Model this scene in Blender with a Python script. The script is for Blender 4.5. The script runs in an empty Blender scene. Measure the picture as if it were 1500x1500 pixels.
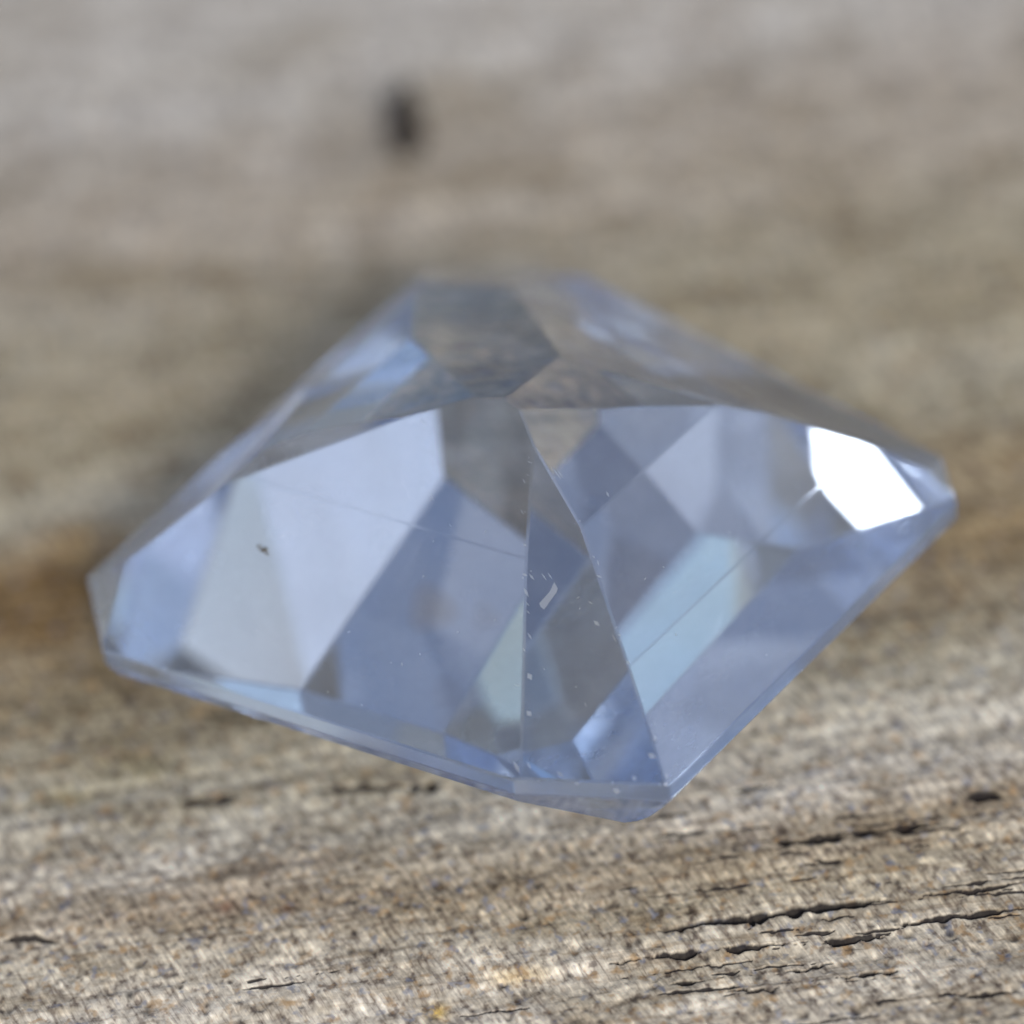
import bpy, bmesh, math, random
import numpy as np
from mathutils import Vector, Matrix
R = math.radians
random.seed(7); rng = np.random.default_rng(7)
S = bpy.context.scene
# 1 unit = 1 cm
S.unit_settings.system = 'METRIC'; S.unit_settings.scale_length = 0.01

# ------------------------------------------------------------------ camera
ELEV, ROLL, DIST = R(39.462), R(6.045), 5.177
fwd = Vector((0, math.cos(ELEV), -math.sin(ELEV)))
rt0 = Vector((1, 0, 0)); up0 = rt0.cross(fwd)
rx = math.cos(ROLL)*rt0 - math.sin(ROLL)*up0
ux = math.sin(ROLL)*rt0 + math.cos(ROLL)*up0
cam_pos = -fwd*DIST
FPX = 1280.0*DIST
cd = bpy.data.cameras.new('camera'); cam = bpy.data.objects.new('camera', cd)
S.collection.objects.link(cam); S.camera = cam
cam.matrix_world = Matrix(((rx.x, ux.x, -fwd.x, cam_pos.x), (rx.y, ux.y, -fwd.y, cam_pos.y),
                           (rx.z, ux.z, -fwd.z, cam_pos.z), (0, 0, 0, 1)))
cd.sensor_width = 36; cd.lens = FPX/1500*36
cd.shift_x = -35/1500; cd.shift_y = 35/1500
cd.clip_start = 0.05; cd.clip_end = 500
cd.dof.use_dof = True; cd.dof.focus_distance = DIST - 0.25
cd.dof.aperture_fstop = 0.64; cd.dof.aperture_blades = 0

# ------------------------------------------------------------------ sky and sun
SUN_EL, SUN_AZ = R(32.4), R(169.6)          # azimuth clockwise from +Y (away from the camera)
w = bpy.data.worlds.new('World'); S.world = w; w.use_nodes = True
nt = w.node_tree; N = nt.nodes; L = nt.links; N.clear()
out = N.new('ShaderNodeOutputWorld'); bg = N.new('ShaderNodeBackground')
sky = N.new('ShaderNodeTexSky'); sky.sky_type = 'NISHITA'; sky.sun_disc = False
sky.sun_elevation = SUN_EL; sky.sun_rotation = SUN_AZ
sky.air_density = 0.8; sky.dust_density = 0.3; sky.ozone_density = 2.0
tc = N.new('ShaderNodeTexCoord')
# overcast: layered soft cloud, thin and bluish in places, thicker and brighter towards the veiled sun
nz = N.new('ShaderNodeTexNoise'); nz.inputs['Scale'].default_value = 2.3; nz.inputs['Detail'].default_value = 4; nz.inputs['Roughness'].default_value = 0.5
nz2 = N.new('ShaderNodeTexNoise'); nz2.inputs['Scale'].default_value = 1.1; nz2.inputs['Detail'].default_value = 3
mp2 = N.new('ShaderNodeMapping'); mp2.inputs['Location'].default_value = (4.0, 2.0, 1.0)
dt = N.new('ShaderNodeVectorMath'); dt.operation = 'DOT_PRODUCT'; dt.inputs[1].default_value = (0.62, -0.78, 0.0)
ma = N.new('ShaderNodeMath'); ma.operation = 'MULTIPLY_ADD'; ma.inputs[1].default_value = 0.20
rp = N.new('ShaderNodeValToRGB'); rp.color_ramp.interpolation = 'EASE'
e = rp.color_ramp.elements
e[0].position = 0.37; e[0].color = (0.085, 0.10, 0.15, 1); e[1].position = 0.63; e[1].color = (0.78, 0.81, 0.92, 1)
sc = N.new('ShaderNodeVectorMath'); sc.operation = 'SCALE'; sc.inputs['Scale'].default_value = 7.2
cov = N.new('ShaderNodeMapRange'); cov.inputs['From Min'].default_value = 0.38; cov.inputs['From Max'].default_value = 0.55
cov.inputs['To Min'].default_value = 0.10; cov.inputs['To Max'].default_value = 0.95
mx = N.new('ShaderNodeMix'); mx.data_type = 'RGBA'
L.new(tc.outputs['Generated'], nz.inputs['Vector']); L.new(tc.outputs['Generated'], dt.inputs[0])
L.new(tc.outputs['Generated'], mp2.inputs['Vector']); L.new(mp2.outputs[0], nz2.inputs['Vector'])
L.new(dt.outputs['Value'], ma.inputs[0]); L.new(nz.outputs['Fac'], ma.inputs[2]); L.new(ma.outputs[0], rp.inputs['Fac'])
L.new(rp.outputs['Color'], sc.inputs[0]); L.new(nz2.outputs['Fac'], cov.inputs['Value']); L.new(cov.outputs[0], mx.inputs[0])
L.new(sky.outputs[0], mx.inputs[6]); L.new(sc.outputs[0], mx.inputs[7]); L.new(mx.outputs[2], bg.inputs['Color']); bg.inputs['Strength'].default_value = 0.12
L.new(bg.outputs[0], out.inputs['Surface'])

sl = bpy.data.lights.new('sun', 'SUN'); sl.energy = 1.3; sl.angle = R(10); sl.color = (1.0, 0.95, 0.87)
so = bpy.data.objects.new('sun', sl); S.collection.objects.link(so)
sd = Vector((math.sin(SUN_AZ)*math.cos(SUN_EL), math.cos(SUN_AZ)*math.cos(SUN_EL), math.sin(SUN_EL)))
so.rotation_euler = sd.to_track_quat('Z', 'Y').to_euler()
so.location = sd*20

S.view_settings.view_transform = 'Standard'; S.view_settings.look = 'None'
S.view_settings.exposure = 0.25; S.view_settings.gamma = 1; S.view_settings.use_curve_mapping = False
S.render.engine = 'CYCLES'
cy = S.cycles
cy.max_bounces = 40; cy.transmission_bounces = 32; cy.glossy_bounces = 32; cy.diffuse_bounces = 4
cy.caustics_reflective = True; cy.caustics_refractive = True; cy.blur_glossy = 0
cy.use_denoising = True
cy.sample_clamp_indirect = 20

# ------------------------------------------------------------------ helpers
# cut angles (degrees) and depths (cm) of the hand-cut stone
Q = {'fs': 36.8804, 'kx0': 4.0955, 'kx1': 4.553, 'kx2': 3.0834, 'kx3': 5.0, 'rc': 48.3425, 'bc': 33.3637, 'lc': 55.0, 'c1a': 36.0411, 'c1b': 35.6681, 'c1c': 29.6667, 'c2a': 49.8723, 'c2b': 35.9406, 'c2c': 26.4448, 'z1': 0.1, 'z2': 0.1422, 'gt': 0.0231, 'cz': 0.0202, 'tab': 0.1938, 'ttx': -0.0194, 'tty': 0.0366, 'FLa': 64.569, 'FLb': 38.5651, 'BRa': 40.1164, 'BRb': 34.1169, 'FRa': 55.7357, 'FRb': 51.1819, 'BLa': 34.6074, 'BLb': 33.1315, 'c0': 63.2226, 'c1_': 64.9873, 'c2_': 64.3376, 'c3_': 60.3077, 'ior': 1.8, 'c0b': -24.2756, 'c1b_': -17.6099, 'c2b_': -19.9401, 'c3b': -1.1727, 'c2t': 0.0875, 'xa0': -22.5439, 'xs0': 70.0, 'xo0': 0.3714, 'xa1': -60.0, 'xs1': 70.0, 'xo1': 0.3036, 'xa2': 16.0227, 'xs2': 70.0, 'xo2': 0.1284, 'xa3': 150.0, 'xs3': 48.0822, 'xo3': 0.46, 'xa4': -38.6823, 'xs4': 38.0159, 'xo4': 0.2547, 'xa5': -171.6304, 'xs5': 50.8175, 'xo5': 0.12, 'xa6': 153.0992, 'xs6': 64.7387, 'xo6': 0.2941, 'xa7': -54.7316, 'xs7': 21.6643, 'xo7': 0.4132, 'xa8': -12.5459, 'xs8': 57.4664, 'xo8': 0.1345, 'xa9': 39.2004, 'xs9': 30.7427, 'xo9': 0.12, 'xa10': -34.6051, 'xs10': 27.4747, 'xo10': 0.12, 'xa11': -30.2227, 'xs11': 15.2815, 'xo11': 0.4588, 'xa12': 102.1106, 'xs12': 33.6972, 'xo12': 0.1826, 'xa13': 240.0, 'xs13': 70.0, 'xo13': 0.209, 'pa0': 20.6582, 'ps0': 35.4449, 'po0': -0.03, 'pa1': 95.0177, 'ps1': 16.6037, 'po1': -0.023, 'pa2': 136.8814, 'ps2': 44.9897, 'po2': -0.0061, 'pa3': 147.5577, 'ps3': 40.0417, 'po3': 0.0101, 'pa4': 195.0684, 'ps4': 21.8068, 'po4': 0.0119, 'pa5': 15.196, 'ps5': 12.0082, 'po5': 0.012, 'pa6': 10.0961, 'ps6': 18.4826, 'po6': -0.0261, 'pa7': 142.6683, 'ps7': 19.3357, 'po7': -0.0054}
TAB = Q['tab']
BOARD_Z = -TAB - 0.012
def back(px, py, z=0.0):
    """the point of the plane z seen at a pixel of the 1500 px photograph"""
    d = rx*((px-785)/FPX) + ux*(-(py-785)/FPX) + fwd
    t = (z - cam_pos.z)/d.z
    return cam_pos + d*t
def link(o, parent=None):
    S.collection.objects.link(o)
    if parent is not None: o.parent = parent
    return o
def mesh_obj(name, verts, faces, mat, parent=None):
    me = bpy.data.meshes.new(name); me.from_pydata([tuple(v) for v in verts], [], faces)
    me.materials.append(mat); me.update()
    return link(bpy.data.objects.new(name, me), parent)
def newmat(name):
    m = bpy.data.materials.new(name); m.use_nodes = True
    m.node_tree.nodes.clear(); return m, m.node_tree.nodes, m.node_tree.links
def math_node(N, L, op, a, b=None, clamp=False):
    n = N.new('ShaderNodeMath'); n.operation = op; n.use_clamp = clamp
    for i, v in enumerate((a, b)):
        if v is None: continue
        if isinstance(v, (int, float)): n.inputs[i].default_value = v
        else: L.new(v, n.inputs[i])
    return n.outputs[0]

# ------------------------------------------------------------------ wooden board
def vnoise(x, y, seed):
    """smooth value noise on numpy arrays"""
    xi = np.floor(x).astype(np.int64); yi = np.floor(y).astype(np.int64)
    fx = x-xi; fy = y-yi; fx = fx*fx*(3-2*fx); fy = fy*fy*(3-2*fy)
    def h(a, b):
        n = (a*374761393 + b*668265263 + seed*1274126177) & 0xffffffff
        n = ((n ^ (n >> 13))*1274126177) & 0xffffffff
        return ((n ^ (n >> 16)) & 0xffff)/65535.0
    return (h(xi, yi)*(1-fx)+h(xi+1, yi)*fx)*(1-fy)+(h(xi, yi+1)*(1-fx)+h(xi+1, yi+1)*fx)*fy
def axis(fine0, fine1, step, lo, hi):
    a = list(np.arange(fine0, fine1, step))
    s = step; v = a[-1]
    while v < hi: s *= 1.12; v += s; a.append(min(v, hi))
    s = step; v = a[0]; b = []
    while v > lo: s *= 1.12; v -= s; b.append(max(v, lo))
    return np.array(b[::-1]+a)
xs = axis(-0.78, 0.78, 0.0026, -6, 6); ys = axis(-0.80, 0.05, 0.0016, -3.0, 6)
XX, YY = np.meshgrid(xs, ys)
# the grain runs along x and drifts gently
drift = 0.05*np.sin(XX*1.3+0.4) + 0.018*(vnoise(XX*2.2, YY*1.5, 3)-.5)
G = YY - drift
H = 0.016*(vnoise(XX*0.7, G*7, 11)-.5) + 0.006*(vnoise(XX*1.3, G*26, 12)-.5)
H += 0.0022*(vnoise(XX*3.5, G*75, 13)-.5) + 0.0020*(vnoise(XX*70, G*75, 14)-.5) + 0.0022*(vnoise(XX*150, G*120, 15)-.5)
crackmask = np.zeros_like(H)
def crack(pts, width, depth, seed, rag=0.004, breaks=0.0):
    """carve a ragged drying crack that follows the photographed line"""
    global H, crackmask
    P = [back(px, py, BOARD_Z) for px, py in pts]
    x0 = min(p.x for p in P)-.03; x1 = max(p.x for p in P)+.03; y0 = min(p.y for p in P)-.04; y1 = max(p.y for p in P)+.04
    ix = slice(*np.searchsorted(xs, (x0, x1))); iy = slice(*np.searchsorted(ys, (y0, y1)))
    X, Y = XX[iy, ix], YY[iy, ix]
    if X.size == 0: return
    best = np.full(X.shape, 9.0); tt = np.zeros(X.shape)
    y2 = Y + rag*.7*(vnoise(X*25, X*0+seed, seed)-.5) + rag*.6*(vnoise(X*140, X*0+seed, seed+1)-.5)
    n = len(P)-1
    for i in range(n):
        a, b = P[i], P[i+1]; dx, dy = b.x-a.x, b.y-a.y; l2 = dx*dx+dy*dy
        t = np.clip(((X-a.x)*dx+(y2-a.y)*dy)/l2, 0, 1)
        d = np.hypot(X-a.x-t*dx, y2-a.y-t*dy)
        m = d < best; best = np.where(m, d, best); tt = np.where(m, (i+t)/n, tt)
    taper = np.clip(np.minimum(tt, 1-tt)*5, 0.1, 1)
    wv = width*(0.35+1.1*vnoise(X*75, X*0+seed, seed+2))*taper
    wv *= np.clip((vnoise(X*28, X*0+seed, seed+3)-breaks)*5, 0.05, 1)
    k = np.clip(1.25-1.25*best/np.maximum(wv, 1e-5), 0, 1)
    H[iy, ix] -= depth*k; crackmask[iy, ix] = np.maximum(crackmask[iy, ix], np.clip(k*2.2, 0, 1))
crack([(965, 1362), (1040, 1347), (1100, 1343), (1180, 1331), (1310, 1315)], 0.0085, 0.020, 21, .004, .0)
crack([(1095, 1340), (1104, 1356)], 0.004, 0.012, 121)
crack([(1310, 1315), (1420, 1304), (1500, 1290)], 0.0040, 0.006, 22, .006, .3)
crack([(1135, 1237), (1180, 1234), (1245, 1226)], 0.0085, 0.020, 23, .005, .15)
crack([(1245, 1226), (1290, 1218), (1375, 1207)], 0.0080, 0.018, 24, .005, .25)
crack([(1415, 1170), (1445, 1163), (1475, 1166)], 0.0095, 0.020, 25, .004)
crack([(880, 1405), (980, 1394), (1100, 1384), (1250, 1372), (1300, 1366)], 0.0048, 0.010, 26, .007, .3)
crack([(1310, 1352), (1420, 1338), (1500, 1326)], 0.0045, 0.008, 27, .006, .3)
crack([(960, 1436), (1050, 1428), (1150, 1418), (1220, 1402)], 0.0048, 0.010, 28, .008, .3)
crack([(1230, 1427), (1300, 1418), (1345, 1414)], 0.0050, 0.012, 29, .006, .2)
crack([(1360, 1466), (1420, 1456), (1500, 1448)], 0.0045, 0.010, 37, .006, .2)
crack([(600, 1152), (645, 1150)], 0.0115, 0.022, 30)
crack([(690, 1146), (760, 1160), (860, 1180), (990, 1166)], 0.0110, 0.018, 31, .010, .15)  # contact shade under the stone's front edge, carved and coloured like a crack
crack([(262, 1178), (300, 1172), (352, 1168)], 0.0075, 0.012, 32, .006)
crack([(285, 1040), (330, 1052), (420, 1052)], 0.008, 0.018, 33, .006)
crack([(0, 1376), (50, 1372), (90, 1384)], 0.0045, 0.008, 34, .004)
crack([(430, 1160), (510, 1156), (600, 1152)], 0.0050, 0.008, 35, .004)
crack([(1060, 1165), (1150, 1150), (1240, 1140)], 0.0040, 0.006, 38, .008, .45)
crack([(1010, 1455), (1180, 1440), (1330, 1424)], 0.0038, 0.008, 36, .008, .35)
crack([(1060, 1230), (1200, 1260), (1260, 1258)], 0.0040, 0.006, 39, .008, .45)
for k in range(48):
    y0 = random.uniform(1195, 1520)
    x0 = random.uniform(780, 1480) if random.random() < .75 else random.uniform(-40, 780)
    ln = random.uniform(60, 260)
    crack([(x0, y0), (x0+ln, y0-ln*random.uniform(.09, .13))], random.uniform(.0017, .0028), random.uniform(.002, .004), 50+k, .0025, .42)
# open pores
for k in range(520):
    px, py = random.uniform(-20, 1520), 1000+520*random.random()**.8
    c = back(px, py, BOARD_Z); a_ = random.uniform(.0022, .0052)*(1.3 if random.random() < .1 else 1); b_ = a_*random.uniform(.8, 1.5)
    ix0, ix1 = np.searchsorted(xs, (c.x-.03, c.x+.03)); iy0, iy1 = np.searchsorted(ys, (c.y-.02, c.y+.02))
    sx, sy = XX[iy0:iy1, ix0:ix1], YY[iy0:iy1, ix0:ix1]
    q = np.exp(-(((sx-c.x)/a_)**2+((sy-c.y)/b_)**2))
    H[iy0:iy1, ix0:ix1] -= random.uniform(.0008, .004)*q
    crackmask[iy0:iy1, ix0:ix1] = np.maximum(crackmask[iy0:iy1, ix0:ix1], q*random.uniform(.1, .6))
# keep the board just under the stone where the table rests
rest = np.clip(1-np.hypot(XX+.02, YY-.03)/.42, 0, 1)
H = np.minimum(H, 0.004 + (1-np.clip(rest*4, 0, 1))*0.05)
nx, ny = len(xs), len(ys)
V = np.stack([XX.ravel(), YY.ravel(), (BOARD_Z + H).ravel()], 1)
idx = np.arange(nx*ny).reshape(ny, nx)
Fq = np.stack([idx[:-1, :-1].ravel(), idx[:-1, 1:].ravel(), idx[1:, 1:].ravel(), idx[1:, :-1].ravel()], 1)
# skirt: a second, flat underside 1.2 cm lower joined round the rim
rim = np.concatenate([idx[0, :], idx[1:, -1], idx[-1, -2::-1], idx[-2:0:-1, 0]])
low = V[rim].copy(); low[:, 2] = BOARD_Z - 1.2
n0 = len(V); V = np.vstack([V, low]); m = len(rim)
side = np.array([[rim[(i+1) % m], rim[i], n0+i, n0+(i+1) % m] for i in range(m)])
Fq = np.vstack([Fq, side])
me = bpy.data.meshes.new('wooden_board')
me.vertices.add(len(V)); me.vertices.foreach_set('co', V.astype(np.float32).ravel())
me.loops.add(Fq.size); me.loops.foreach_set('vertex_index', Fq.astype(np.int32).ravel())
me.polygons.add(len(Fq)); me.polygons.foreach_set('loop_start', np.arange(0, Fq.size, 4, dtype=np.int32))
me.update(calc_edges=True); me.validate()
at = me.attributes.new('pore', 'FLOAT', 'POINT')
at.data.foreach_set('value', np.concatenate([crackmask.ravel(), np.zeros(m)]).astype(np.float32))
for p_ in (me.polygons,): p_.foreach_set('use_smooth', np.ones(len(Fq), dtype=bool))

# grey-brown bands of the weathered grain, knotted along the photographed rows, ochre stains and brown patches, with shade beside the stone painted in
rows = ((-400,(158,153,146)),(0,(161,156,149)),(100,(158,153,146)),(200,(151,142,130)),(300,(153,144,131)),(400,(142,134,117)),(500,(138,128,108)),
        (600,(140,132,114)),(700,(147,140,124)),(790,(135,120,96)),(860,(132,116,90)),(950,(138,129,112)),(1050,(150,143,128)),(1120,(157,150,137)),  # the two darkest rows also hold shade from around the stone
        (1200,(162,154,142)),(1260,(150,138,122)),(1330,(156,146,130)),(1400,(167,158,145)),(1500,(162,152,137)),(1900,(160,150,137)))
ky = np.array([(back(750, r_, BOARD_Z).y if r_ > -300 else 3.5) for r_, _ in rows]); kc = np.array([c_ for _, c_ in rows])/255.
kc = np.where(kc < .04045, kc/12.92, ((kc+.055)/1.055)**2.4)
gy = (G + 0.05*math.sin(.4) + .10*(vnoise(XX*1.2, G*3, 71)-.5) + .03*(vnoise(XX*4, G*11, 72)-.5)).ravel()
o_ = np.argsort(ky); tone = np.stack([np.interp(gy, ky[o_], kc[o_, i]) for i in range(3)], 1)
for px, py, a_, b_, col, st in ((60, 860, .13, .07, (.16, .095, .035), .75), (120, 790, .05, .03, (.26, .15, .04), .7), (20, 930, .10, .05, (.15, .09, .035), .6),
        (940, 1183, .020, .010, (.30, .19, .02), .8), (80, 1170, .05, .02, (.20, .17, .08), .5), (640, 1475, .012, .012, (.42, .27, .05), .8),
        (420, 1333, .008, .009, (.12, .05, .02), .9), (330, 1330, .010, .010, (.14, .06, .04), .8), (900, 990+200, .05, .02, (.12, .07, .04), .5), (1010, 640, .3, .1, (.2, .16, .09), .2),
        (360, 1275, .05, .018, (.13, .09, .06), .6), (470, 1265, .04, .014, (.15, .10, .07), .5), (1230, 300, .12, .07, (.20, .15, .09), .4), (200, 1130, .05, .02, (.22, .19, .10), .5),
        (300, 1320, .10, .03, (.22, .15, .09), .35), (760, 1425, .03, .012, (.40, .26, .08), .5), (1350, 860, .12, .07, (.15, .11, .07), .5)):  # the last patch paints shade under the stone's right edge
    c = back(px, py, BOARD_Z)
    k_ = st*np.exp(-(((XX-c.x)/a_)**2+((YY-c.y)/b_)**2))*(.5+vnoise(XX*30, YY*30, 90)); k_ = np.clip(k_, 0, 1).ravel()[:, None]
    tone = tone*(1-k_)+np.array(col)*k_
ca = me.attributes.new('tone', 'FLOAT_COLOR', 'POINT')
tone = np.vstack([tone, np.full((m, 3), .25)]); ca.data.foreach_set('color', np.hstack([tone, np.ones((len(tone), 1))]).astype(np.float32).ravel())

wm, N, L = newmat('weathered_wood')
o_ = N.new('ShaderNodeOutputMaterial'); bs = N.new('ShaderNodeBsdfPrincipled'); L.new(bs.outputs[0], o_.inputs[0])
geo = N.new('ShaderNodeNewGeometry')
def stretched(scale, loc=(0, 0, 0), rotz=0, detail=3, rough=.55, nscale=1.0):
    mp = N.new('ShaderNodeMapping'); mp.vector_type = 'POINT'
    mp.inputs['Rotation'].default_value = (0, 0, rotz); mp.inputs['Scale'].default_value = scale; mp.inputs['Location'].default_value = loc
    L.new(geo.outputs['Position'], mp.inputs['Vector'])
    nz = N.new('ShaderNodeTexNoise'); nz.inputs['Scale'].default_value = nscale; nz.inputs['Detail'].default_value = detail; nz.inputs['Roughness'].default_value = rough
    L.new(mp.outputs[0], nz.inputs['Vector']); return nz.outputs['Fac']
def ramp(fac, stops, interp='LINEAR'):
    r = N.new('ShaderNodeValToRGB'); r.color_ramp.interpolation = interp
    e = r.color_ramp.elements
    while len(e) < len(stops): e.new(0.5)
    for i, (p, c) in enumerate(stops):
        e[i].position = p; e[i].color = (*c, 1) if len(c) == 3 else c
    L.new(fac, r.inputs['Fac']); return r.outputs['Color']
def mixc(fac, a, b, mode='MIX'):
    m = N.new('ShaderNodeMix'); m.data_type = 'RGBA'; m.blend_type = mode
    for i, v in ((0, fac), (6, a), (7, b)):
        if isinstance(v, (int, float)): m.inputs[i].default_value = v
        elif isinstance(v, tuple): m.inputs[i].default_value = (*v, 1)
        else: L.new(v, m.inputs[i])
    return m.outputs[2]
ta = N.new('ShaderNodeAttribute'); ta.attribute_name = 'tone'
def feat(size, rot=0.0, detail=2, rough=.55, loc=(0, 0, 0)):
    """noise whose blobs have the given size along turned axes"""
    mp = N.new('ShaderNodeMapping'); mp.vector_type = 'TEXTURE'
    mp.inputs['Rotation'].default_value = (0, 0, rot); mp.inputs['Scale'].default_value = size; mp.inputs['Location'].default_value = loc
    L.new(geo.outputs['Position'], mp.inputs['Vector'])
    nz = N.new('ShaderNodeTexNoise'); nz.inputs['Scale'].default_value = 1.0; nz.inputs['Detail'].default_value = detail; nz.inputs['Roughness'].default_value = rough
    L.new(mp.outputs[0], nz.inputs['Vector']); return nz
n_sp = feat((.011, .014, .02), 0, 2, .6)                      # sandy speckle
n_st = feat((.0055, .036, .02), R(25), 2, .6, (3, 1, 0))      # slanting streaks, lens smear painted as fibres
n_gr = feat((.16, .011, .05), R(2), 3, .6, (1, 2, 0))         # grain lines
n_bl = feat((.09, .05, .1), R(4), 4, .6, (5, 2, 0))           # weathering clouds
n_hu = feat((.018, .018, .02), 0, 2, .6, (8, 3, 1))           # coloured grains
n_lo = feat((.34, .13, .3), R(3), 3, .5, (2, 7, 0))
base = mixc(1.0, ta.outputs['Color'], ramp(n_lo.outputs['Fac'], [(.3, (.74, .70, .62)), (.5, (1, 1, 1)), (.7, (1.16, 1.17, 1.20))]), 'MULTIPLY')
base = mixc(1.0, base, ramp(n_bl.outputs['Fac'], [(.3, (.66, .62, .56)), (.5, (1, 1, 1)), (.7, (1.28, 1.29, 1.30))]), 'MULTIPLY')
base = mixc(1.0, base, ramp(n_gr.outputs['Fac'], [(.34, (.72, .68, .64)), (.47, (1, 1, 1)), (.68, (1.16, 1.16, 1.15))]), 'MULTIPLY')
base = mixc(1.0, base, ramp(n_sp.outputs['Fac'], [(.32, (.42, .39, .39)), (.42, (.84, .82, .81)), (.52, (1.04, 1.04, 1.04)), (.68, (1.30, 1.30, 1.30))]), 'MULTIPLY')
base = mixc(1.0, base, ramp(n_st.outputs['Fac'], [(.34, (.58, .55, .55)), (.46, (.95, .95, .95)), (.55, (1.04, 1.04, 1.04)), (.68, (1.45, 1.44, 1.42))]), 'MULTIPLY')
hs = N.new('ShaderNodeSeparateColor'); L.new(n_hu.outputs['Color'], hs.inputs[0])
base = mixc(ramp(hs.outputs[0], [(.58, (0, 0, 0)), (.70, (.6, .6, .6))]), base, (.30, .18, .08))
base = mixc(ramp(hs.outputs[1], [(.60, (0, 0, 0)), (.70, (.55, .55, .55))]), base, (.13, .15, .21))
base = mixc(1.0, base, (1.86, 1.85, 1.74), 'MULTIPLY')
g3 = n_sp.outputs['Fac']
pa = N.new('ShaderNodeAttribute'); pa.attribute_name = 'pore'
base = mixc(ramp(pa.outputs['Fac'], [(0.05, (0, 0, 0)), (0.6, (.93, .93, .93))]), base, (.022, .018, .020))  # dark fill paints the shade inside cracks and pores
L.new(base, bs.inputs['Base Color']); bs.inputs['Roughness'].default_value = 0.85
bs.inputs['Specular IOR Level'].default_value = 0.25
bp = N.new('ShaderNodeBump'); bp.inputs['Strength'].default_value = 0.45; bp.inputs['Distance'].default_value = 0.004
L.new(g3, bp.inputs['Height']); L.new(bp.outputs[0], bs.inputs['Normal'])
me.materials.append(wm)
board = link(bpy.data.objects.new('wooden_board', me))
board['label'] = 'weathered grey brown wooden board with dark drying cracks, lying under the pale blue stone'
board['category'] = 'board'

# ------------------------------------------------------------------ the cut stone
# cut angles (degrees from the girdle plane) and depths (cm); the stone is hand cut and uneven
GIRD = [back(*p) for p in ((750,1140),(980,1150),(1402,735),(1378,668),(850,402),(625,397),(128,845),(150,950))]
planes = []      # (kind, normal, d): inside is n.x <= d
def side(kind, i, j, slopes, zs, sgn=1, zbase=0.0):
    gi, gj = GIRD[i], GIRD[j]
    d = gj-gi; n = Vector((-d.y, d.x, 0)).normalized()
    if n.dot(gi) > 0: n = -n
    ins = z = 0
    for k, s in enumerate(slopes):
        t = math.tan(R(s))
        nn = Vector((-n.x*t, -n.y*t, sgn)); D = (z - t*ins) - n.dot(gi)*t + sgn*zbase
        planes.append((kind, nn.normalized(), D/nn.length))
        zn = zs[k] if k < len(zs) else 9
        ins += (zn-z)/t; z = zn
Z = (Q['z1'], Q['z2'])
# the facets towards the camera pass through the corners where their edges kink
def hit(px, py, n, d):
    r_ = rx*((px-785)/FPX) + ux*(-(py-785)/FPX) + fwd
    return cam_pos + r_*((d - n.dot(cam_pos))/n.dot(r_))
e_ = (GIRD[1]-GIRD[0]).normalized(); m_ = Vector((e_.y, -e_.x, 0))
if m_.dot(GIRD[0]) < 0: m_ = -m_
nf = m_*math.sin(R(Q['fs'])) + Vector((0, 0, math.cos(R(Q['fs'])))); df_ = nf.dot(GIRD[0])
K1 = hit(769+Q['kx0']*.4, 800+Q['kx1']*4, nf, df_); AP = hit(775, 640, nf, df_)
R1 = hit(920+Q['kx2']*.4, 962+Q['kx3']*3, nf, df_); R2 = hit(862, 790, nf, df_)
eL, eR = GIRD[7]-GIRD[0], GIRD[2]-GIRD[1]
for A_, B_, C_ in ((GIRD[0], GIRD[7], K1), (K1, AP, K1+eL), (GIRD[1], GIRD[2], R1), (R1, R2, R1+eR), (R2, AP, R2+eR)):
    nn = (B_-A_).cross(C_-A_).normalized()
    if nn.z < 0: nn = -nn
    planes.append(('pavilion_facet', nn, nn.dot(A_)))
planes.append(('pavilion_facet', nf, df_))
side('pavilion_facet', 3, 4, (Q['c1a'], Q['c1b'], Q['c1c']), Z); side('pavilion_facet', 5, 6, (Q['c2a'], Q['c2b'], Q['c2c']), Z)
for i, j, s in ((2, 3, Q['rc']), (4, 5, Q['bc']), (6, 7, Q['lc'])): side('pavilion_facet', i, j, (s,), ())
for i in range(8):
    gi, gj = GIRD[i], GIRD[(i+1) % 8]; d = gj-gi; n = Vector((d.y, -d.x, 0)).normalized()
    if n.dot(gi) < 0: n = -n
    planes.append(('girdle_facet', n, n.dot(gi)))
for i, j, k in ((7, 0, 'FL'), (3, 4, 'BR'), (1, 2, 'FR'), (5, 6, 'BL')): side('crown_facet', i, j, (Q[k+'a'], Q[k+'b']), (Q['cz'],), -1, -Q['gt'])
for i, j, k, k2 in ((0, 1, 'c0', 'c0b'), (2, 3, 'c1_', 'c1b_'), (4, 5, 'c2_', 'c2b_'), (6, 7, 'c3_', 'c3b')):
    side('crown_facet', i, j, (Q[k], max(8, Q[k]+Q[k2])), (Q['c2t'],), -1, -Q['gt'])
for k in range(sum(1 for q_ in Q if q_[:2] == 'xa')):      # extra facets that break up the crown
    az, sl_, of = R(Q['xa%d' % k]), R(Q['xs%d' % k]), Q['xo%d' % k]
    n = Vector((math.cos(az)*math.sin(sl_), math.sin(az)*math.sin(sl_), -math.cos(sl_)))
    p_ = Vector((math.cos(az)*of, math.sin(az)*of, -Q['gt']-.05))
    planes.append(('crown_facet', n, max(n.dot(p_), max(n.dot(g) for g in GIRD)+Q['gt']*math.cos(sl_)+.002)))
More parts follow.
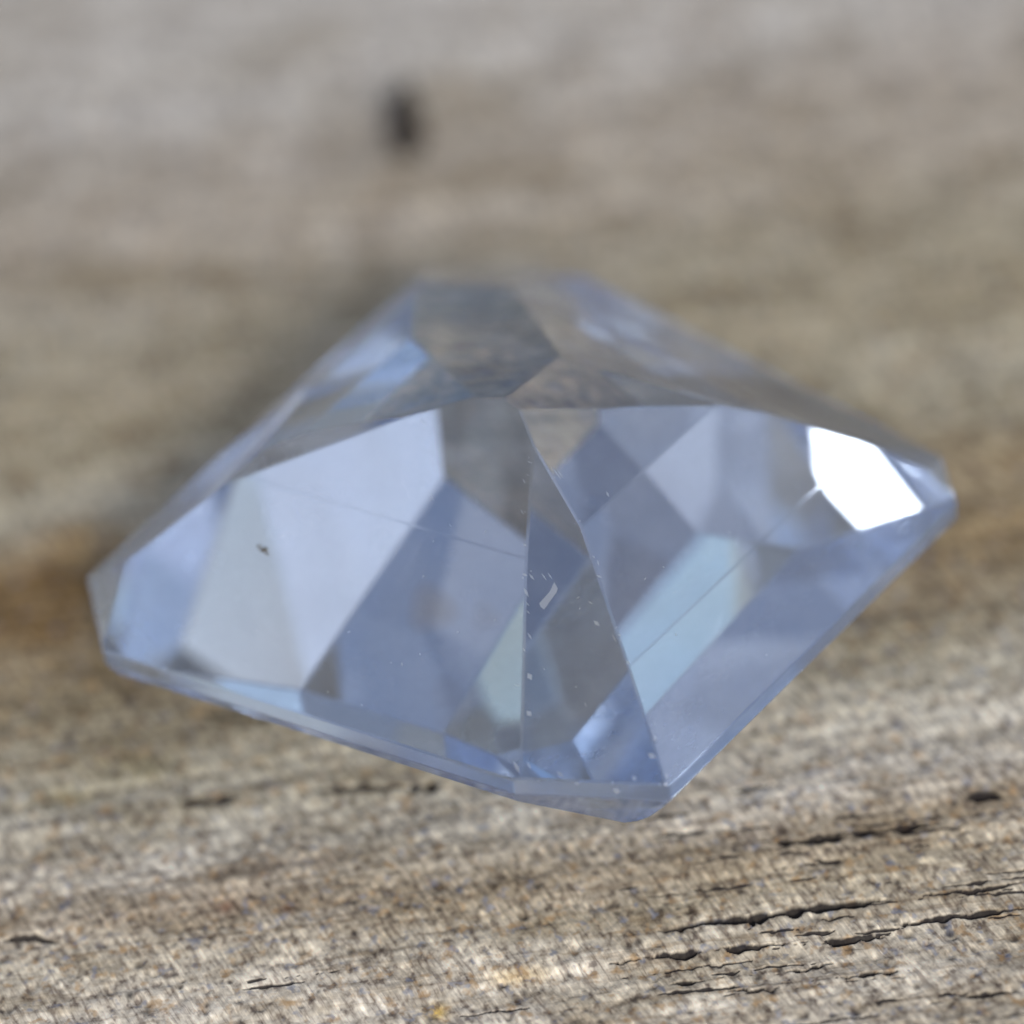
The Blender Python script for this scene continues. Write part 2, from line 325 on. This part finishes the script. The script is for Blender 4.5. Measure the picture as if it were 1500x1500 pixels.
for k in range(8):       # small extra facets on the far side of the pavilion
    az, sl_ = R(Q['pa%d' % k]), R(Q['ps%d' % k])
    n = Vector((math.cos(az)*math.sin(sl_), math.sin(az)*math.sin(sl_), math.cos(sl_)))
    planes.append(('pavilion_facet', n, max(max(n.dot(g) for g in GIRD)+.0005, n.dot(Vector((.015, -.02, .262+(Q['fs']-37)*.0049)))+Q['po%d' % k])))
tn = Vector((Q['ttx'], Q['tty'], -1)); planes.append(('table_facet', tn.normalized(), Q['tab']/tn.length))
# cut the polyhedron: each face = a big square clipped by all the other planes
def facet_polys():
    res = []
    for a, (kind, n, d) in enumerate(planes):
        u = n.orthogonal().normalized(); v = n.cross(u)
        poly = [n*d + u*x*4 + v*y*4 for x, y in ((-1, -1), (1, -1), (1, 1), (-1, 1))]
        for b, (_, n2, d2) in enumerate(planes):
            if a == b or not poly: continue
            if (n-n2).length < 1e-6: continue
            new = []
            for q in range(len(poly)):
                p0, p1 = poly[q], poly[(q+1) % len(poly)]
                s0, s1 = n2.dot(p0)-d2, n2.dot(p1)-d2
                if s0 <= 1e-7: new.append(p0)
                if (s0 < -1e-7 and s1 > 1e-7) or (s0 > 1e-7 and s1 < -1e-7):
                    new.append(p0 + (p1-p0)*(s0/(s0-s1)))
            poly = new
        if len(poly) >= 3: res.append((kind, n, poly))
    return res
polys = facet_polys()
bm = bmesh.new(); lay = bm.faces.layers.int.new('kind')
KINDS = ['pavilion_facet', 'girdle_facet', 'crown_facet', 'table_facet']
for kind, n, poly in polys:
    f = bm.faces.new([bm.verts.new(p) for p in poly]); f[lay] = KINDS.index(kind)
bmesh.ops.remove_doubles(bm, verts=bm.verts, dist=2e-4)
bmesh.ops.dissolve_degenerate(bm, dist=1e-4, edges=bm.edges)
bmesh.ops.recalc_face_normals(bm, faces=bm.faces)
before = set(bm.faces)
res = bmesh.ops.bevel(bm, geom=list(bm.edges)+list(bm.verts), offset=0.0022, segments=1, affect='EDGES', clamp_overlap=True)
for f in res['faces']: f[lay] = 9

TINT = (0.915, 0.950, 1.0)
def gem_mat(name, rough=0.0, smudge=None, tint=TINT):
    m, N, L = newmat(name); o_ = N.new('ShaderNodeOutputMaterial')
    g = N.new('ShaderNodeBsdfGlass'); g.distribution = 'GGX'
    g.inputs['Color'].default_value = (*tint, 1)
    g.inputs['Roughness'].default_value = rough; g.inputs['IOR'].default_value = Q['ior']
    # thin uneven dust and wear, with milky haze painted into the polish
    nz = N.new('ShaderNodeTexNoise'); nz.inputs['Scale'].default_value = 9; nz.inputs['Detail'].default_value = 5; nz.inputs['Roughness'].default_value = .65
    tc_ = N.new('ShaderNodeTexCoord'); L.new(tc_.outputs['Object'], nz.inputs['Vector'])
    mr = N.new('ShaderNodeMapRange'); mr.inputs['From Min'].default_value = .35; mr.inputs['From Max'].default_value = .75
    mr.inputs['To Min'].default_value = .030; mr.inputs['To Max'].default_value = .125; L.new(nz.outputs['Fac'], mr.inputs['Value'])
    df = N.new('ShaderNodeBsdfDiffuse'); df.inputs['Color'].default_value = (.58, .59, .62, 1)
    mh = N.new('ShaderNodeMixShader'); L.new(mr.outputs[0], mh.inputs[0]); L.new(g.outputs[0], mh.inputs[1]); L.new(df.outputs[0], mh.inputs[2])
    res = mh.outputs[0]
    L.new(res, o_.inputs[0]); return m
MG = gem_mat('pale_blue_gem'); MB_ = gem_mat('worn_gem_edge', .25); MGI = gem_mat('bruted_girdle', .22)
gem = bpy.data.objects.new('gemstone', None); link(gem)
gem.empty_display_size = .3; gem.location = (0, 0, -TAB)
gem['label'] = 'large pale blue clear gemstone, its pyramid of facets pointing up, lying on the weathered board'
gem['category'] = 'gemstone'
off = Vector((0, 0, TAB))
groups = {}
for k, f in enumerate(bm.faces):
    kd = f[lay]
    key = ('facet_edge', 0) if kd == 9 else (KINDS[kd], k)
    groups.setdefault(key, []).append(f)
for (kind, _), fs in groups.items():
    vmap = {}; vs = []; faces = []
    for f in fs:
        r = []
        for v in f.verts:
            if v.index not in vmap or True:
                pass
            key = id(v)
            if v not in vmap: vmap[v] = len(vs); vs.append(v.co + off)
            r.append(vmap[v])
        faces.append(r)
    mesh_obj(kind, vs, faces, MB_ if kind == 'facet_edge' else (MGI if kind == 'girdle_facet' else MG), gem)
bm.free()
print('FACETS', len(groups))

# scratches, chips and a dusty smudge on the polished facets
def on_facet(px, py, lift=.0006):
    d = (rx*((px-785)/FPX) + ux*(-(py-785)/FPX) + fwd).normalized()
    best = (-1e9, None)
    for _, n, D in planes:
        dn = n.dot(d)
        if dn < -1e-9:
            t = (D - n.dot(cam_pos))/dn
            if t > best[0]: best = (t, n)
    return cam_pos + d*best[0] + best[1]*lift + off
sm, N, L = newmat('scratched_gem'); o_ = N.new('ShaderNodeOutputMaterial')
df = N.new('ShaderNodeBsdfDiffuse'); df.inputs['Color'].default_value = (.55, .57, .58, 1)
tr = N.new('ShaderNodeBsdfTransparent'); mxs = N.new('ShaderNodeMixShader'); mxs.inputs[0].default_value = .42
L.new(tr.outputs[0], mxs.inputs[1]); L.new(df.outputs[0], mxs.inputs[2]); L.new(mxs.outputs[0], o_.inputs[0])
def scratch(pts):
    top = [on_facet(*p) for p in pts]; bot = [on_facet(*p, lift=.0001) for p in pts]; n = len(pts)
    mesh_obj('scratch', top+bot, [list(range(n))]+[[i, i+n, (i+1) % n+n, (i+1) % n] for i in range(n)], sm, gem)
def stroke(x, y, ln, wd, ang):
    a = R(ang); ux_, uy_ = math.cos(a), math.sin(a); j = random.uniform(.6, 1.2)
    scratch([(x-ux_*ln/2, y-uy_*ln/2), (x-uy_*wd/2, y+ux_*wd/2), (x+ux_*ln/2, y+uy_*ln/2), (x+uy_*wd*j/2, y-ux_*wd*j/2)])
scratch([(812, 853), (817, 862), (815, 868), (797, 893), (792, 889), (790, 884), (806, 866)])
for x, y, ln, wd, ang in ((779, 845, 13, 4, 50), (797, 845, 14, 2, 55), (806, 844, 13, 2, 55), (771, 868, 16, 4, 62), (773, 885, 8, 2, 50), (774, 897, 8, 2, 50),
        (776, 932, 13, 2.5, 58), (768, 952, 7, 2, 55), (874, 913, 12, 6, 40), (776, 991, 12, 8, 60), (775, 1045, 11, 8, 40), (757, 1124, 20, 5, 62), (775, 1121, 12, 3, 60),
        (797, 980, 5, 1.5, 50), (814, 692, 26, 1.8, 53), (820, 694, 16, 1.6, 53), (620, 618, 14, 1.8, 50), (890, 724, 9, 3, 62), (900, 935, 18, 1.5, 62), (865, 883, 8, 2, 30),
        (858, 1032, 8, 1.6, 60), (821, 1134, 14, 4, 40), (903, 1158, 12, 8, 20), (929, 1140, 9, 6, 60), (955, 1107, 14, 10, 30), (845, 1147, 8, 4, 20), (765, 750, 9, 2, 60), (768, 705, 8, 2, 60),
        (633, 729, 10, 1.4, 55), (700, 735, 8, 1.2, 60), (660, 770, 7, 1.2, 60)):
    stroke(x, y, ln, wd, ang)
for k in range(46):      # dust specks and nicks spread over the front of the stone
    if k < 22:
        (x0, y0), (x1, y1) = random.choice((((750, 1140), (769, 800)), ((769, 800), (775, 640)), ((980, 1150), (920, 962)), ((920, 962), (862, 790)), ((862, 790), (775, 640)), ((760, 1142), (970, 1150))))
        t_ = random.random(); x, y = x0+(x1-x0)*t_+random.uniform(-3, 3), y0+(y1-y0)*t_+random.uniform(-2, 2)
        stroke(x, y, random.uniform(3, 10), random.uniform(1.5, 4), random.uniform(20, 80))
    else:
        x = random.uniform(300, 1150); y = random.uniform(760, 1040 if x > 450 else 930)
        if y > 1140-(x-980)*1.0 and x > 980: continue
        stroke(x, y, random.uniform(2.5, 6), random.uniform(1, 2.4), random.uniform(0, 180))
fm, N, L = newmat('dust_film'); o_ = N.new('ShaderNodeOutputMaterial')
df = N.new('ShaderNodeBsdfDiffuse'); df.inputs['Color'].default_value = (.26, .24, .22, 1)
tr = N.new('ShaderNodeBsdfTransparent'); mxs = N.new('ShaderNodeMixShader'); tcn = N.new('ShaderNodeAttribute'); tcn.attribute_name = 'film'
nz = N.new('ShaderNodeTexNoise'); nz.inputs['Scale'].default_value = 160; nz.inputs['Detail'].default_value = 3
rp = N.new('ShaderNodeValToRGB'); rp.color_ramp.elements[0].position = .35; rp.color_ramp.elements[1].position = .65
L.new(nz.outputs['Fac'], rp.inputs['Fac']); mm = N.new('ShaderNodeMath'); mm.operation = 'MULTIPLY'
L.new(rp.outputs[0], mm.inputs[0]); L.new(tcn.outputs['Fac'], mm.inputs[1])
L.new(mm.outputs[0], mxs.inputs[0]); L.new(tr.outputs[0], mxs.inputs[1]); L.new(df.outputs[0], mxs.inputs[2]); L.new(mxs.outputs[0], o_.inputs[0])
for cx_, cy_, r_, st in ((632, 892, 42, .85), (712, 903, 26, .35), (672, 1060, 44, .28), (655, 1015, 28, .25), (470, 900, 60, .12), (930, 880, 50, .12)):
    vs, fs, wt = [], [], []
    for j in range(5):
        for i in range(24):
            a = i/24*2*math.pi; rr = r_*(j+.02)/4*(1+.12*math.sin(3*a+1))
            vs.append(on_facet(cx_+rr*math.cos(a), cy_+rr*math.sin(a), .0005)); wt.append(st*(1-(j/4)**2))
            if j < 4: fs.append([j*24+i, j*24+(i+1) % 24, (j+1)*24+(i+1) % 24, (j+1)*24+i])
    o2 = mesh_obj('smudge', vs, fs, fm, gem); at = o2.data.attributes.new('film', 'FLOAT', 'POINT'); at.data.foreach_set('value', wt)
im_, N, L = newmat('dark_inclusion'); o_ = N.new('ShaderNodeOutputMaterial'); df = N.new('ShaderNodeBsdfDiffuse'); df.inputs['Color'].default_value = (.13, .105, .07, 1); L.new(df.outputs[0], o_.inputs[0])
for x, y, s_ in ((386, 806, 4.2), (379, 801, 2.4), (391, 812, 2.0)):
    b2 = bmesh.new(); bmesh.ops.create_icosphere(b2, subdivisions=2, radius=s_/1280); c = on_facet(x, y, .001)
    for v in b2.verts: v.co = Vector((v.co.x*1.5, v.co.y, v.co.z*.6))*(1+.25*math.sin(v.co.x*900)) + c
    me3 = bpy.data.meshes.new('inclusion'); b2.to_mesh(me3); b2.free(); me3.materials.append(im_); link(bpy.data.objects.new('inclusion', me3), gem)

# ------------------------------------------------------------------ the dark crumb behind
cm, N, L = newmat('dark_bark'); o_ = N.new('ShaderNodeOutputMaterial'); bs = N.new('ShaderNodeBsdfPrincipled'); L.new(bs.outputs[0], o_.inputs[0])
nz = N.new('ShaderNodeTexNoise'); nz.inputs['Scale'].default_value = 60; rp = N.new('ShaderNodeValToRGB')
rp.color_ramp.elements[0].color = (.012, .009, .007, 1); rp.color_ramp.elements[1].color = (.05, .038, .028, 1)
L.new(nz.outputs['Fac'], rp.inputs['Fac']); L.new(rp.outputs[0], bs.inputs['Base Color']); bs.inputs['Roughness'].default_value = .8
b2 = bmesh.new(); bmesh.ops.create_icosphere(b2, subdivisions=3, radius=1)
for v in b2.verts:
    q = v.co; k = 1 + .22*math.sin(q.x*4+1)*math.cos(q.y*5) + .12*math.sin(q.z*7+q.x*3)
    v.co = Vector((q.x*.024*k, q.y*.030*k, (q.z*.058*k)))
me2 = bpy.data.meshes.new('dark_crumb'); b2.to_mesh(me2); b2.free(); me2.materials.append(cm)
crumb = link(bpy.data.objects.new('dark_crumb', me2)); c = back(600, 224, BOARD_Z); crumb.location = (c.x, c.y, BOARD_Z+.048)
crumb['label'] = 'small dark brown crumb standing alone on the blurred wood behind the stone'; crumb['category'] = 'crumb'
